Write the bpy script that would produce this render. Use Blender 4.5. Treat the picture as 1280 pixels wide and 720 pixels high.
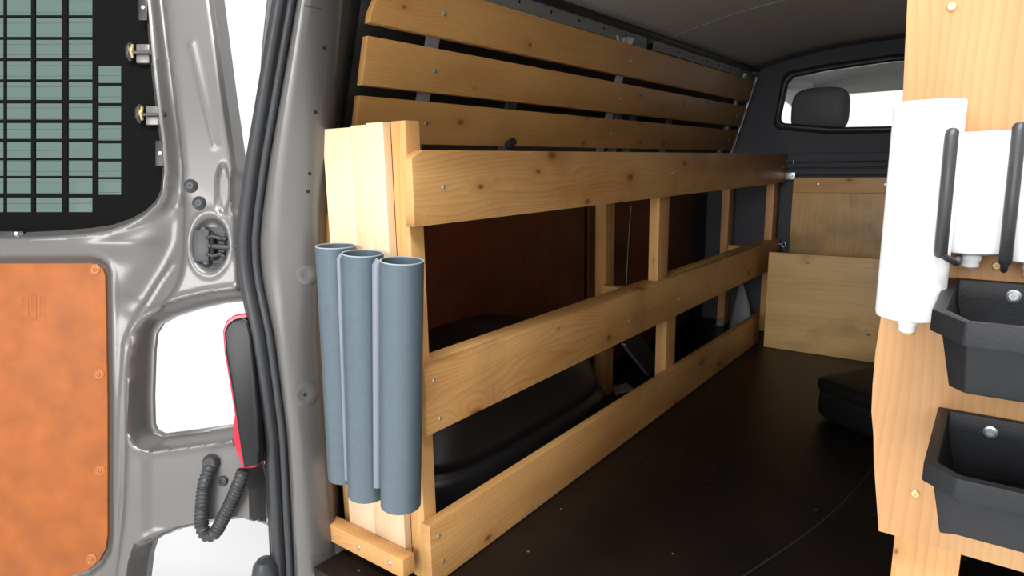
import bpy, bmesh, math, random
import numpy as np
from mathutils import Vector, Matrix
from mathutils.geometry import delaunay_2d_cdt

random.seed(7)
for o in list(bpy.data.objects): bpy.data.objects.remove(o)
scene = bpy.context.scene
COL = scene.collection

# ------------------------------------------------------------------ camera
FPX, YAW, PITCH, ROLL = 807.8, 0.64566, 0.18864, -0.017913
CAM = np.array([0.0, 0.0, 0.97])
Fv = np.array([-math.sin(YAW)*math.cos(PITCH), math.cos(YAW)*math.cos(PITCH), -math.sin(PITCH)])
_R = np.array([math.cos(YAW), math.sin(YAW), 0.0]); _U = np.cross(_R, Fv)
Rv = math.cos(ROLL)*_R + math.sin(ROLL)*_U
Uv = -math.sin(ROLL)*_R + math.cos(ROLL)*_U
cam_d = bpy.data.cameras.new('camera'); cam = bpy.data.objects.new('camera', cam_d); COL.objects.link(cam)
cam_d.sensor_width = 36.0; cam_d.lens = FPX/1280.0*36.0; cam_d.clip_start = 0.02
cam.matrix_world = Matrix(((Rv[0], Uv[0], -Fv[0], CAM[0]), (Rv[1], Uv[1], -Fv[1], CAM[1]),
                           (Rv[2], Uv[2], -Fv[2], CAM[2]), (0, 0, 0, 1)))
scene.camera = cam

# ------------------------------------------------------------------ world, light, exposure
w = bpy.data.worlds.new('studio'); scene.world = w; w.use_nodes = True
w.node_tree.nodes['Background'].inputs[0].default_value = (1.0, 1.0, 1.0, 1)
w.node_tree.nodes['Background'].inputs[1].default_value = 0.90
ld = bpy.data.lights.new('softbox', 'AREA'); ld.shape = 'RECTANGLE'; ld.size = 2.2; ld.size_y = 0.5; ld.energy = 112
lo = bpy.data.objects.new('softbox', ld); COL.objects.link(lo)
lo.location = (0.1, -0.5, 3.2)
lo.rotation_euler = (Vector((-0.75, 1.2, 0.5)) - Vector(lo.location)).to_track_quat('-Z', 'Y').to_euler()
ld2 = bpy.data.lights.new('added_fill', 'AREA'); ld2.shape = 'RECTANGLE'; ld2.size = 4.0; ld2.size_y = 2.0; ld2.energy = 245  # unseen fill lamp, added to brighten the deep load space
lo2_ = bpy.data.objects.new('added_fill', ld2); COL.objects.link(lo2_)
lo2_.location = (0.3, -6.0, 2.1)
lo2_.rotation_euler = (Vector((-0.5, 3.0, 0.8)) - Vector(lo2_.location)).to_track_quat('-Z', 'Y').to_euler()
scene.view_settings.view_transform = 'Standard'; scene.view_settings.look = 'None'
scene.view_settings.exposure = 0.22; scene.view_settings.gamma = 1.0
scene.view_settings.use_curve_mapping = False

# ------------------------------------------------------------------ pixel -> place helpers
def ray(px, py): return Fv + Rv*(px-640)/FPX - Uv*(py-360)/FPX
def on_y(px, py, y): d = ray(px, py); return CAM + d*(y/d[1])
def on_x(px, py, x): d = ray(px, py); return CAM + d*(x/d[0])
def on_z(px, py, z): d = ray(px, py); return CAM + d*((z-CAM[2])/d[2])

# ------------------------------------------------------------------ materials
MATS = {}
def newmat(name, col, rough=0.5, metal=0.0, **kw):
    m = bpy.data.materials.new(name); m.use_nodes = True
    b = m.node_tree.nodes['Principled BSDF']
    b.inputs['Base Color'].default_value = (*col, 1); b.inputs['Roughness'].default_value = rough
    b.inputs['Metallic'].default_value = metal
    for k, v in kw.items(): b.inputs[k.replace('_', ' ')].default_value = v
    MATS[name] = m
    return m, m.node_tree.nodes, m.node_tree.links, b

def noise_vary(name, amt=0.25, scale=30, bump=0.0, bscale=200, detail=4):
    """mottle a plain material's own colour a little and give it fine relief"""
    m = MATS[name]; N, L = m.node_tree.nodes, m.node_tree.links; b = N['Principled BSDF']
    tc = N.new('ShaderNodeTexCoord'); n = N.new('ShaderNodeTexNoise'); n.inputs['Scale'].default_value = scale
    n.inputs['Detail'].default_value = detail
    L.new(tc.outputs['Object'], n.inputs['Vector'])
    hs = N.new('ShaderNodeMapRange'); hs.inputs['From Min'].default_value = 0.3; hs.inputs['From Max'].default_value = 0.7
    hs.inputs['To Min'].default_value = 1-amt; hs.inputs['To Max'].default_value = 1+amt
    L.new(n.outputs[0], hs.inputs['Value'])
    mx = N.new('ShaderNodeVectorMath'); mx.operation = 'SCALE'
    mx.inputs[0].default_value = b.inputs['Base Color'].default_value[:3]
    L.new(hs.outputs[0], mx.inputs['Scale']); L.new(mx.outputs[0], b.inputs['Base Color'])
    if bump:
        n2 = N.new('ShaderNodeTexNoise'); n2.inputs['Scale'].default_value = bscale
        L.new(tc.outputs['Object'], n2.inputs['Vector'])
        bp = N.new('ShaderNodeBump'); bp.inputs['Strength'].default_value = bump; bp.inputs['Distance'].default_value = 0.002
        L.new(n2.outputs[0], bp.inputs['Height']); L.new(bp.outputs[0], b.inputs['Normal'])

def woodmat(name, axis, light, dark, knot=(0.16, 0.06, 0.02), knots=0.075, ring=55, rough=0.48, stain=0.0, flat=None, warp=0.13, rc=0.26):
    m, N, L, b = newmat(name, light, rough)
    tc = N.new('ShaderNodeTexCoord'); oi = N.new('ShaderNodeObjectInfo')
    off = N.new('ShaderNodeVectorMath'); off.operation = 'SCALE'; off.inputs[0].default_value = (7.3, 11.1, 5.7)
    L.new(oi.outputs['Random'], off.inputs['Scale'])
    ad = N.new('ShaderNodeVectorMath'); L.new(tc.outputs['Object'], ad.inputs[0]); L.new(off.outputs[0], ad.inputs[1])
    # rings about an axis outside the board, slow along its length
    sc = [1.0, 1.0, 1.0]; sc[axis] = 0.22
    mp = N.new('ShaderNodeVectorMath'); mp.operation = 'MULTIPLY'; mp.inputs[1].default_value = sc
    L.new(ad.outputs[0], mp.inputs[0])
    nz = N.new('ShaderNodeTexNoise'); nz.inputs['Scale'].default_value = 5.0; nz.inputs['Detail'].default_value = 2
    L.new(mp.outputs[0], nz.inputs['Vector'])
    wv = N.new('ShaderNodeTexWave'); wv.wave_type = 'RINGS'; wv.rings_direction = 'XYZ'[axis]
    wv.wave_profile = 'SAW'; wv.inputs['Scale'].default_value = ring*0.9
    wv.inputs['Distortion'].default_value = 0.8; wv.inputs['Detail'].default_value = 1.5; wv.inputs['Detail Scale'].default_value = 0.6
    cross = [0.06, 0.06, 0.06]; cross[axis] = 0.0
    o2 = N.new('ShaderNodeVectorMath'); L.new(mp.outputs[0], o2.inputs[0])
    sw = N.new('ShaderNodeVectorMath'); sw.operation = 'SCALE'; sw.inputs['Scale'].default_value = warp
    L.new(nz.outputs['Color'], sw.inputs[0]); L.new(sw.outputs[0], o2.inputs[1])
    o3 = N.new('ShaderNodeVectorMath'); L.new(o2.outputs[0], o3.inputs[0]); L.new(o3.outputs[0], wv.inputs['Vector'])
    # fibre streaks
    s3 = [60.0, 60.0, 60.0]; s3[axis] = 1.5
    mf = N.new('ShaderNodeVectorMath'); mf.operation = 'MULTIPLY'; mf.inputs[1].default_value = s3
    L.new(ad.outputs[0], mf.inputs[0])
    nf = N.new('ShaderNodeTexNoise'); nf.inputs['Scale'].default_value = 1.0; nf.inputs['Detail'].default_value = 3
    L.new(mf.outputs[0], nf.inputs['Vector'])
    # broad tone
    s4 = [7.0, 7.0, 7.0]; s4[axis] = 1.6
    mb = N.new('ShaderNodeVectorMath'); mb.operation = 'MULTIPLY'; mb.inputs[1].default_value = s4
    L.new(ad.outputs[0], mb.inputs[0])
    nb = N.new('ShaderNodeTexNoise'); nb.inputs['Scale'].default_value = 1.0; nb.inputs['Detail'].default_value = 2
    L.new(mb.outputs[0], nb.inputs['Vector'])
    def math_(op, a, bb):
        n = N.new('ShaderNodeMath'); n.operation = op
        for i, v in enumerate((a, bb)):
            if hasattr(v, 'name'): L.new(v, n.inputs[i])
            else: n.inputs[i].default_value = v
        return n.outputs[0]
    pw = math_('POWER', wv.outputs['Fac'], 2.2)
    t = math_('ADD', math_('MULTIPLY', pw, rc), math_('MULTIPLY', nf.outputs[0], 0.45))
    t = math_('ADD', t, math_('MULTIPLY', math_('SUBTRACT', nb.outputs[0], 0.42), 1.35))
    cr = N.new('ShaderNodeValToRGB'); cr.color_ramp.elements[0].position = 0.08; cr.color_ramp.elements[1].position = 0.95
    cr.color_ramp.elements[0].color = (*light, 1); cr.color_ramp.elements[1].color = (*dark, 1)
    L.new(t, cr.inputs[0]); colout = cr.outputs[0]
    if knots:
        if flat is None: flat = {0: 1, 1: 0, 2: 1}[axis]
        other = 3 - axis - flat
        sx = N.new('ShaderNodeSeparateXYZ'); L.new(ad.outputs[0], sx.inputs[0])
        mk = N.new('ShaderNodeCombineXYZ')
        L.new(math_('MULTIPLY', sx.outputs[axis], 4.2), mk.inputs[0]); L.new(math_('MULTIPLY', sx.outputs[other], 8.0), mk.inputs[1])
        vo = N.new('ShaderNodeTexVoronoi'); vo.inputs['Scale'].default_value = 1.0; vo.voronoi_dimensions = '2D'
        L.new(mk.outputs[0], vo.inputs['Vector'])
        sep = N.new('ShaderNodeSeparateColor'); L.new(vo.outputs['Color'], sep.inputs[0])
        rad = math_('MULTIPLY', math_('MAXIMUM', math_('SUBTRACT', sep.outputs[0], 0.4), 0.0), knots*2.6)
        k = N.new('ShaderNodeMapRange'); k.interpolation_type = 'SMOOTHSTEP'
        L.new(vo.outputs['Distance'], k.inputs['Value']); L.new(rad, k.inputs['From Max'])
        k.inputs['From Min'].default_value = 0.0; k.inputs['To Min'].default_value = 1.0; k.inputs['To Max'].default_value = 0.0
        r3 = math_('MULTIPLY', rad, 3.2)
        k2 = N.new('ShaderNodeMapRange'); k2.interpolation_type = 'SMOOTHSTEP'
        L.new(vo.outputs['Distance'], k2.inputs['Value']); L.new(r3, k2.inputs['From Max'])
        k2.inputs['To Min'].default_value = 0.5; k2.inputs['To Max'].default_value = 0.0
        bend = N.new('ShaderNodeVectorMath'); bend.operation = 'SCALE'; bend.inputs[0].default_value = (0.05, 0.05, 0.05)
        L.new(k2.outputs[0], bend.inputs['Scale']); L.new(bend.outputs[0], o3.inputs[1])
        m1 = N.new('ShaderNodeMix'); m1.data_type = 'RGBA'; L.new(k2.outputs[0], m1.inputs['Factor'])
        L.new(colout, m1.inputs[6]); m1.inputs[7].default_value = (*dark, 1)
        m2 = N.new('ShaderNodeMix'); m2.data_type = 'RGBA'; L.new(k.outputs[0], m2.inputs['Factor'])
        L.new(m1.outputs[2], m2.inputs[6]); m2.inputs[7].default_value = (*knot, 1)
        colout = m2.outputs[2]
    if stain:
        ns = N.new('ShaderNodeTexNoise'); ns.inputs['Scale'].default_value = 4.0; ns.inputs['Detail'].default_value = 5
        L.new(ad.outputs[0], ns.inputs['Vector'])
        kr = N.new('ShaderNodeMapRange'); kr.inputs['From Min'].default_value = 0.54; kr.inputs['From Max'].default_value = 0.72
        kr.inputs['To Max'].default_value = stain; L.new(ns.outputs[0], kr.inputs['Value'])
        m3 = N.new('ShaderNodeMix'); m3.data_type = 'RGBA'; L.new(kr.outputs[0], m3.inputs['Factor'])
        L.new(colout, m3.inputs[6]); m3.inputs[7].default_value = (0.10, 0.07, 0.045, 1); colout = m3.outputs[2]
    L.new(colout, b.inputs['Base Color'])
    bp = N.new('ShaderNodeBump'); bp.inputs['Strength'].default_value = 0.12; bp.inputs['Distance'].default_value = 0.001
    L.new(nf.outputs[0], bp.inputs['Height']); L.new(bp.outputs[0], b.inputs['Normal'])
    return m

PL, PD = (0.70, 0.41, 0.16), (0.47, 0.215, 0.06)
for i, a in enumerate('xyz'):
    woodmat('pine_'+a, i, PL, PD, flat=None)
woodmat('rail', 1, (0.66, 0.385, 0.145), (0.42, 0.18, 0.05), knots=0.125, flat=0, stain=0.35, rc=0.32)
woodmat('slat', 1, (0.56, 0.315, 0.105), (0.37, 0.165, 0.045), knots=0.06, flat=0)
woodmat('end_board', 2, (0.76, 0.60, 0.41), (0.68, 0.46, 0.245), knots=0.04, flat=1, ring=40, rc=0.14, warp=0.03)
woodmat('tool_wood', 2, (0.52, 0.295, 0.125), (0.39, 0.175, 0.058), knots=0.06, flat=1, ring=64, rc=0.30, warp=0.07)
woodmat('birch', 0, (0.74, 0.49, 0.215), (0.55, 0.32, 0.115), knots=0.05, flat=1, ring=30, stain=0.5)
woodmat('birch_v', 2, (0.70, 0.46, 0.20), (0.50, 0.30, 0.11), knots=0.04, flat=1, ring=30, stain=0.45)
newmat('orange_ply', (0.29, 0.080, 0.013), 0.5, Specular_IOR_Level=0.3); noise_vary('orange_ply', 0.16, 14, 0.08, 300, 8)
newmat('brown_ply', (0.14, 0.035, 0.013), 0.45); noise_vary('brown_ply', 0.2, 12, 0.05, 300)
newmat('silver', (0.140, 0.134, 0.129), 0.34, 0.45, Coat_Weight=0.2, Coat_Roughness=0.06); noise_vary('silver', 0.03, 900)
newmat('shade_paint', (0.075, 0.073, 0.07), 0.4, 0.3)
newmat('cant_paint', (0.42, 0.43, 0.42), 0.4, 0.5)
newmat('rubber', (0.028, 0.030, 0.033), 0.42); noise_vary('rubber', 0.1, 60)
newmat('black_plastic', (0.016, 0.016, 0.017), 0.38); noise_vary('black_plastic', 0.12, 80, 0.05, 700)
newmat('bin_plastic', (0.010, 0.0115, 0.014), 0.5, Specular_IOR_Level=0.35); noise_vary('bin_plastic', 0.12, 40, 0.12, 500)
newmat('lamp_black', (0.006, 0.006, 0.007), 0.3, Specular_IOR_Level=0.3)
newmat('case_black', (0.006, 0.006, 0.006), 0.5, Specular_IOR_Level=0.2)
newmat('black_film', (0.004, 0.0045, 0.004), 0.7, Specular_IOR_Level=0.04)
newmat('hole_dark', (0.003, 0.003, 0.003), 0.8)  # near-black for the shade inside holes, also on the latch roller
newmat('pvc_grey', (0.075, 0.105, 0.125), 0.38); noise_vary('pvc_grey', 0.05, 60)
newmat('pvc_edge', (0.30, 0.36, 0.40), 0.5)
newmat('filler', (0.17, 0.19, 0.235), 0.5)
newmat('white_plastic', (0.86, 0.87, 0.88), 0.35)
newmat('white_mat', (0.97, 0.97, 0.97), 0.8)
newmat('galvanised', (0.62, 0.64, 0.66), 0.35, 0.85); noise_vary('galvanised', 0.15, 60)
newmat('brass', (0.55, 0.42, 0.18), 0.35, 0.8)
newmat('aluminium', (0.55, 0.57, 0.59), 0.35, 0.6)
newmat('headliner', (0.43, 0.42, 0.405), 0.9); noise_vary('headliner', 0.12, 120, 0.2, 600)
newmat('bulkhead', (0.062, 0.066, 0.076), 0.75); noise_vary('bulkhead', 0.15, 200, 0.3, 500)
newmat('cab_trim', (0.70, 0.70, 0.67), 0.8)
newmat('seat_cloth', (0.15, 0.16, 0.16), 0.9); noise_vary('seat_cloth', 0.25, 150, 0.3, 300)
newmat('red_lens', (0.55, 0.02, 0.04), 0.12)
newmat('cord_white', (0.6, 0.6, 0.58), 0.7)
newmat('clear_film', (0.42, 0.45, 0.48), 0.3, Alpha=0.6)
m, N, L, b = newmat('glass', (1.0, 1.0, 1.0), 0.0); b.inputs['Transmission Weight'].default_value = 1.0; b.inputs['IOR'].default_value = 1.05
m, N, L, b = newmat('tinted_glass', (0.20, 0.285, 0.255), 0.04); b.inputs['Transmission Weight'].default_value = 1.0; b.inputs['IOR'].default_value = 1.08
# floor: dark resin-coated ply with fine anti-slip dots and scuffs
m, N, L, b = newmat('load_floor', (0.012, 0.008, 0.006), 0.42, Specular_IOR_Level=0.3)
tc = N.new('ShaderNodeTexCoord')
n1 = N.new('ShaderNodeTexNoise'); n1.inputs['Scale'].default_value = 3.0; n1.inputs['Detail'].default_value = 8
L.new(tc.outputs['Object'], n1.inputs['Vector'])
cr = N.new('ShaderNodeValToRGB'); cr.color_ramp.elements[0].position = 0.35; cr.color_ramp.elements[1].position = 0.75
cr.color_ramp.elements[0].color = (0.0045, 0.0032, 0.0028, 1); cr.color_ramp.elements[1].color = (0.012, 0.0078, 0.0055, 1)
L.new(n1.outputs[0], cr.inputs[0])
vo = N.new('ShaderNodeTexVoronoi'); vo.voronoi_dimensions = '2D'; vo.inputs['Scale'].default_value = 4.0; L.new(tc.outputs['Object'], vo.inputs['Vector'])
k = N.new('ShaderNodeMapRange'); k.inputs['From Min'].default_value = 0.008; k.inputs['From Max'].default_value = 0.018
k.inputs['To Min'].default_value = 0.8; k.inputs['To Max'].default_value = 0.0; L.new(vo.outputs['Distance'], k.inputs['Value'])
mx = N.new('ShaderNodeMix'); mx.data_type = 'RGBA'; L.new(k.outputs[0], mx.inputs['Factor']); L.new(cr.outputs[0], mx.inputs[6])
mx.inputs[7].default_value = (0.16, 0.14, 0.115, 1); L.new(mx.outputs[2], b.inputs['Base Color'])
ck = N.new('ShaderNodeTexVoronoi'); ck.inputs['Scale'].default_value = 170; L.new(tc.outputs['Object'], ck.inputs['Vector'])
bp = N.new('ShaderNodeBump'); bp.inputs['Strength'].default_value = 0.12; bp.inputs['Distance'].default_value = 0.001
L.new(ck.outputs['Distance'], bp.inputs['Height']); L.new(bp.outputs[0], b.inputs['Normal'])

# ------------------------------------------------------------------ object helpers
ORG = {}          # object -> its origin in the frame its geometry is given in
def empty(name, loc, label=None, cat=None, group=None, kind=None):
    o = bpy.data.objects.new(name, None); COL.objects.link(o); o.location = loc; o.empty_display_size = 0.05
    ORG[o] = np.array(loc, float); tag(o, label, cat, group, kind); return o
def tag(o, label=None, cat=None, group=None, kind=None):
    if label: o['label'] = label
    if cat: o['category'] = cat
    if group: o['group'] = group
    if kind: o['kind'] = kind
    return o
def link(name, me, org, parent=None):
    o = bpy.data.objects.new(name, me); COL.objects.link(o); ORG[o] = np.array(org, float)
    if parent is not None:
        o.parent = parent; o.location = ORG[o] - ORG[parent]
    else: o.location = org
    return o
def obj(name, verts, faces, mat, parent=None, smooth=False, bevel=0.0, bseg=2, org=None, auto=None, fix=True):
    V = np.array([tuple(v) for v in verts], float)
    if org is None: org = (V.min(0)+V.max(0))/2
    V = V - np.array(org)
    me = bpy.data.meshes.new(name); me.from_pydata([tuple(v) for v in V], [], faces)
    bm = bmesh.new(); bm.from_mesh(me)
    if fix: bmesh.ops.recalc_face_normals(bm, faces=bm.faces)
    if bevel:
        es = [e for e in bm.edges if len(e.link_faces) == 2 and e.calc_face_angle(0) > 0.5]
        bmesh.ops.bevel(bm, geom=es, offset=bevel, segments=bseg, profile=0.6, affect='EDGES')
    bm.to_mesh(me); bm.free()
    if smooth or auto:
        for p in me.polygons: p.use_smooth = True
        if auto:
            me.set_sharp_from_angle(angle=math.radians(auto))
    me.materials.append(MATS[mat])
    return link(name, me, org, parent)
def inst(name, src, org, parent):
    return link(name, src.data, org, parent)
BOXF = [(0, 1, 3, 2), (4, 6, 7, 5), (0, 4, 5, 1), (2, 3, 7, 6), (0, 2, 6, 4), (1, 5, 7, 3)]
def box(name, lo_, hi_, mat, parent=None, bevel=0.0015, lean=0.0, **kw):
    """box between two corners; lean shifts x per metre of z above the bottom"""
    (x0, y0, z0), (x1, y1, z1) = lo_, hi_
    v = [(x + lean*(z-z0), y, z) for x in (x0, x1) for y in (y0, y1) for z in (z0, z1)]
    return obj(name, v, BOXF, mat, parent, bevel=bevel, auto=40 if bevel else None, **kw)
def prism(name, pts, axis, a0, a1, mat, parent=None, bevel=0.0, auto=40, **kw):
    """extrude a 2D outline along an axis (0,1,2); pts give the other two coordinates in order"""
    def mk(p, a):
        c = [p[0], p[1]]; c.insert(axis, a); return tuple(c)
    n = len(pts); v = [mk(p, a0) for p in pts] + [mk(p, a1) for p in pts]
    f = [tuple(range(n)), tuple(range(2*n-1, n-1, -1))] + [(i, i+n, (i+1) % n+n, (i+1) % n) for i in range(n)]
    return obj(name, v, f, mat, parent, bevel=bevel, auto=auto, **kw)
def spline(pts, step):
    """Catmull-Rom through points, resampled about every step"""
    P = [np.array(p, float) for p in pts]; out = []
    for i in range(len(P)-1):
        p0 = P[max(i-1, 0)]; p1 = P[i]; p2 = P[i+1]; p3 = P[min(i+2, len(P)-1)]
        n = max(1, int(np.linalg.norm(p2-p1)/step))
        for k in range(n):
            t = k/n
            out.append(0.5*((2*p1)+(-p0+p2)*t+(2*p0-5*p1+4*p2-p3)*t*t+(-p0+3*p1-3*p2+p3)*t**3))
    out.append(P[-1]); return out
def dens(pts, step, closed=True):
    out = []; n = len(pts)
    for i in range(n if closed else n-1):
        a = np.array(pts[i], float); c = np.array(pts[(i+1) % n], float)
        k = max(1, int(round(np.linalg.norm(c-a)/step)))
        out += [a+(c-a)*j/k for j in range(k)]
    if not closed: out.append(np.array(pts[-1], float))
    return out
def tube(name, pts, rad, mat, parent=None, seg=12, caps=True, ell=None, up=None, **kw):
    P = [np.array(p, float) for p in pts]; n = len(P); V = []; Fc = []; prev = None
    for i in range(n):
        t = P[min(i+1, n-1)] - P[max(i-1, 0)]; t = t/np.linalg.norm(t)
        if prev is None:
            a = np.array([0, 0, 1.0]) if abs(t[2]) < 0.8 else np.array([1.0, 0, 0])
            if up is not None: a = np.array(up, float)
        else: a = prev
        a = a - t*(a@t); a = a/np.linalg.norm(a); prev = a; c = np.cross(t, a)
        r = rad(i) if callable(rad) else rad
        ra, rc = (r, r) if ell is None else (r*ell[0], r*ell[1])
        for k in range(seg):
            g = 2*math.pi*k/seg; V.append(P[i] + a*math.cos(g)*ra + c*math.sin(g)*rc)
    for i in range(n-1):
        for k in range(seg):
            Fc.append((i*seg+k, i*seg+(k+1) % seg, (i+1)*seg+(k+1) % seg, (i+1)*seg+k))
    if caps: Fc += [tuple(range(seg-1, -1, -1)), tuple(range((n-1)*seg, n*seg))]
    return obj(name, V, Fc, mat, parent, auto=50, **kw)
def lathe(name, prof, center, mat, parent=None, seg=24, ax=None, auto=40, **kw):
    """profile of (radius, height) about an axis through center"""
    ax = np.array([0, 0, 1.0]) if ax is None else np.array(ax, float)/np.linalg.norm(ax)
    a = np.array([1.0, 0, 0]) if abs(ax[0]) < 0.8 else np.array([0, 1.0, 0])
    a = a - ax*(a@ax); a /= np.linalg.norm(a); c = np.cross(ax, a); C0 = np.array(center, float)
    V = []; Fc = []; n = len(prof)
    for r, h in prof:
        for k in range(seg):
            g = 2*math.pi*k/seg; V.append(C0 + ax*h + (a*math.cos(g)+c*math.sin(g))*max(r, 1e-5))
    for i in range(n-1):
        for k in range(seg): Fc.append((i*seg+k, i*seg+(k+1) % seg, (i+1)*seg+(k+1) % seg, (i+1)*seg+k))
    Fc += [tuple(range(seg-1, -1, -1)), tuple(range((n-1)*seg, n*seg))]
    return obj(name, V, Fc, mat, parent, auto=auto, org=center, **kw)
def grid(name, rows, mat, parent=None, thick=0.0, sub=0, smooth=True, **kw):
    R, C = len(rows), len(rows[0]); V = [p for r in rows for p in r]
    f = [(i*C+j, i*C+j+1, (i+1)*C+j+1, (i+1)*C+j) for i in range(R-1) for j in range(C-1)]
    o = obj(name, V, f, mat, parent, smooth=smooth, **kw)
    if sub:
        md = o.modifiers.new('sub', 'SUBSURF'); md.levels = md.render_levels = sub
    if thick:
        md = o.modifiers.new('solid', 'SOLIDIFY'); md.thickness = thick; md.offset = 0
    return o
SCREW = {}
def screw(pos, axis, parent, r=0.006, mat='galvanised', name='screw'):
    key = (tuple(np.round(axis, 3)), r, mat)
    if key not in SCREW:
        SCREW[key] = lathe(name, [(r, -0.002), (r, 0.0012), (r*0.75, 0.0022), (r*0.35, 0.0022), (r*0.3, 0.0010), (0, 0.0010)], pos, mat, parent, 12, axis)
        return SCREW[key]
    return inst(name, SCREW[key], pos, parent)

# ------------------------------------------------------------------ van shell
XL, XR, YR, YB = -1.42, 0.42, 0.80, 3.90
XC = (XL+XR)/2
gnd = box('ground', (-12, -8, -0.66), (10, 14, -0.60), 'white_mat', None, 0); tag(gnd, 'plain white studio floor below the van', kind='structure')
flo = prism('floor', [(-1.27, 0.85), (XR+0.0, 0.85), (XR+0.03, YB+0.02), (XL-0.03, YB+0.02), (XL-0.03, 1.02), (-1.27, 1.02)], 2, -0.035, 0.0, 'load_floor', None, bevel=0.002); tag(flo, 'black resin coated load floor of the van', kind='structure')
seam = [on_z(x, y, 0.001) for x, y in spline([(1096, 575), (1087, 590), (1052, 630), (1012, 664), (960, 700), (920, 726)], 6)]
tube('floor_edge_strip', seam, 0.002, 'rubber', flo, 6)
# ceiling: arched headliner
ZE, ZC, XE = 1.475, 1.56, -1.17
def roof_z(x):
    t = abs((x-XC)/(XC-XE)); return ZE + (ZC-ZE)*(1 - t**2.2)
rows = []
for y in np.linspace(0.62, YB, 18):
    rows.append([(x, y, roof_z(x)) for x in np.linspace(XE, 2*XC-XE, 25)])
ceil = grid('ceiling', rows, 'headliner', thick=0.012); tag(ceil, 'dark grey arched headliner of the van', kind='structure')
sm = [(x, 2.66 - 0.05*((x-XE)), roof_z(x)-0.006) for x in np.linspace(XE+0.01, 2*XC-XE-0.01, 40)]
tube('seam_piping', sm, 0.003, 'cant_paint', ceil, 6)
# roof rear overhang, outer skin
rows = []
for y in (0.60, 2.2, 5.4):
    rows.append([(x, y, roof_z(min(max(x, XE), 2*XC-XE))+0.05 - (0.05 if abs(x-XC) > 0.7 else 0)) for x in np.linspace(-1.32, 2*XC+1.32, 15)])
rs = grid('trim_1', rows, 'silver', thick=0.01); tag(rs, 'silver roof skin above the headliner', kind='structure')

# left wall: inner skin profile (x, z) swept along y
prof = [(-1.44, -0.03), (-1.44, 0.30), (-1.435, 0.80), (-1.40, 0.95), (-1.36, 1.08), (-1.31, 1.25), (-1.25, 1.40), (-1.20, 1.455), (-1.165, 1.485)]
def wall(name, sgn, lab, y0):
    rows = []
    for x, z in prof:
        xx = x if sgn < 0 else 2*XC - x
        rows.append([(xx, y, z) for y in np.linspace(y0, YB+0.03, 12)])
    o = grid(name, rows, 'shade_paint', thick=0.01); tag(o, lab, kind='structure'); return o
wl = wall('wall_left', -1, 'dark painted left side wall of the van behind the slats', 0.98)
wr = wall('wall_right', 1, 'dark painted right side wall of the van', 0.80)
for sg, nm in ((-1, 'outer_skin'), (1, 'outer_skin')):
    rows = []
    for x, z in [(-1.53, -0.45), (-1.55, 0.2), (-1.545, 0.75), (-1.50, 0.95), (-1.42, 1.25), (-1.34, 1.47), (-1.28, 1.52)]:
        xx = x if sg < 0 else 2*XC-x
        rows.append([(xx, y, z) for y in np.linspace(0.93, 4.4, 10)])
    grid(nm, rows, 'silver', wl if sg < 0 else wr, thick=0.008)

# cant rail along the roof edge, with holes and end curve
cant = empty('trim_2', (-1.2, 2.4, 1.41)); tag(cant, 'grey painted steel roof rail with punched holes above the slats', kind='structure')
for (ya, yb) in ((1.05, 2.50), (2.57, 3.88)):
    pts = [(ya, 1.412), (ya, 1.456), (yb-0.0, 1.456), (yb, 1.419), (yb-0.03, 1.387), (yb-0.10, 1.417), (yb-0.25, 1.417)]
    if ya > 2: pts = [(ya, 1.417), (ya+0.01, 1.456), (yb, 1.456), (yb, 1.417), (ya+0.16, 1.419), (ya+0.05, 1.419)]
    v = [(-1.197, p[0], p[1]) for p in pts] + [(-1.189, p[0], p[1]) for p in pts]
    n = len(pts)
    obj('roof_rail', v, [tuple(range(n)), tuple(range(2*n-1, n-1, -1))]+[(i, i+n, (i+1) % n+n, (i+1) % n) for i in range(n)], 'cant_paint', cant)
    for y in np.arange(ya+0.25, yb-0.08, 0.17):
        lathe('hole', [(0.005, -0.0005), (0.005, 0.0006), (0, 0.0006)], (-1.189, y, 1.44), 'hole_dark', cant, 10, (1, 0, 0))  # dark disc on the rail face, shade of a hole as colour
# dark trim strip between rail and headliner
box('cover_strip', (-1.195, 1.0, 1.459), (-1.155, YB, 1.484), 'black_plastic', cant, 0.004)
# wall ribs behind the slats
for y in (1.77, 2.53, 2.66, 3.05, 3.86):
    box('wall_rib', (-1.372, y-0.025, 1.0), (-1.352, y+0.025, 1.42), 'cant_paint', wl, 0.004, lean=0.21)
# plywood lining under the belt line, with rivets
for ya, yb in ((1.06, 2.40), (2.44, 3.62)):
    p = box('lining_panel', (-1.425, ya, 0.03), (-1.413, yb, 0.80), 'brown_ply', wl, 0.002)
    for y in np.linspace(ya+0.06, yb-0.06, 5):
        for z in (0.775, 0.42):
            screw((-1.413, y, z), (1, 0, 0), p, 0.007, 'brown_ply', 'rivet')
box('belt_rail', (-1.44, 1.06, 0.80), (-1.40, 3.75, 0.835), 'black_plastic', wl, 0.005)
tube('hanging_cord', [tuple(on_x(x, y, -1.36)) for x, y in ((789, 258), (787, 280), (785, 310), (783, 356))], 0.0015, 'cord_white', wl, 6)

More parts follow.
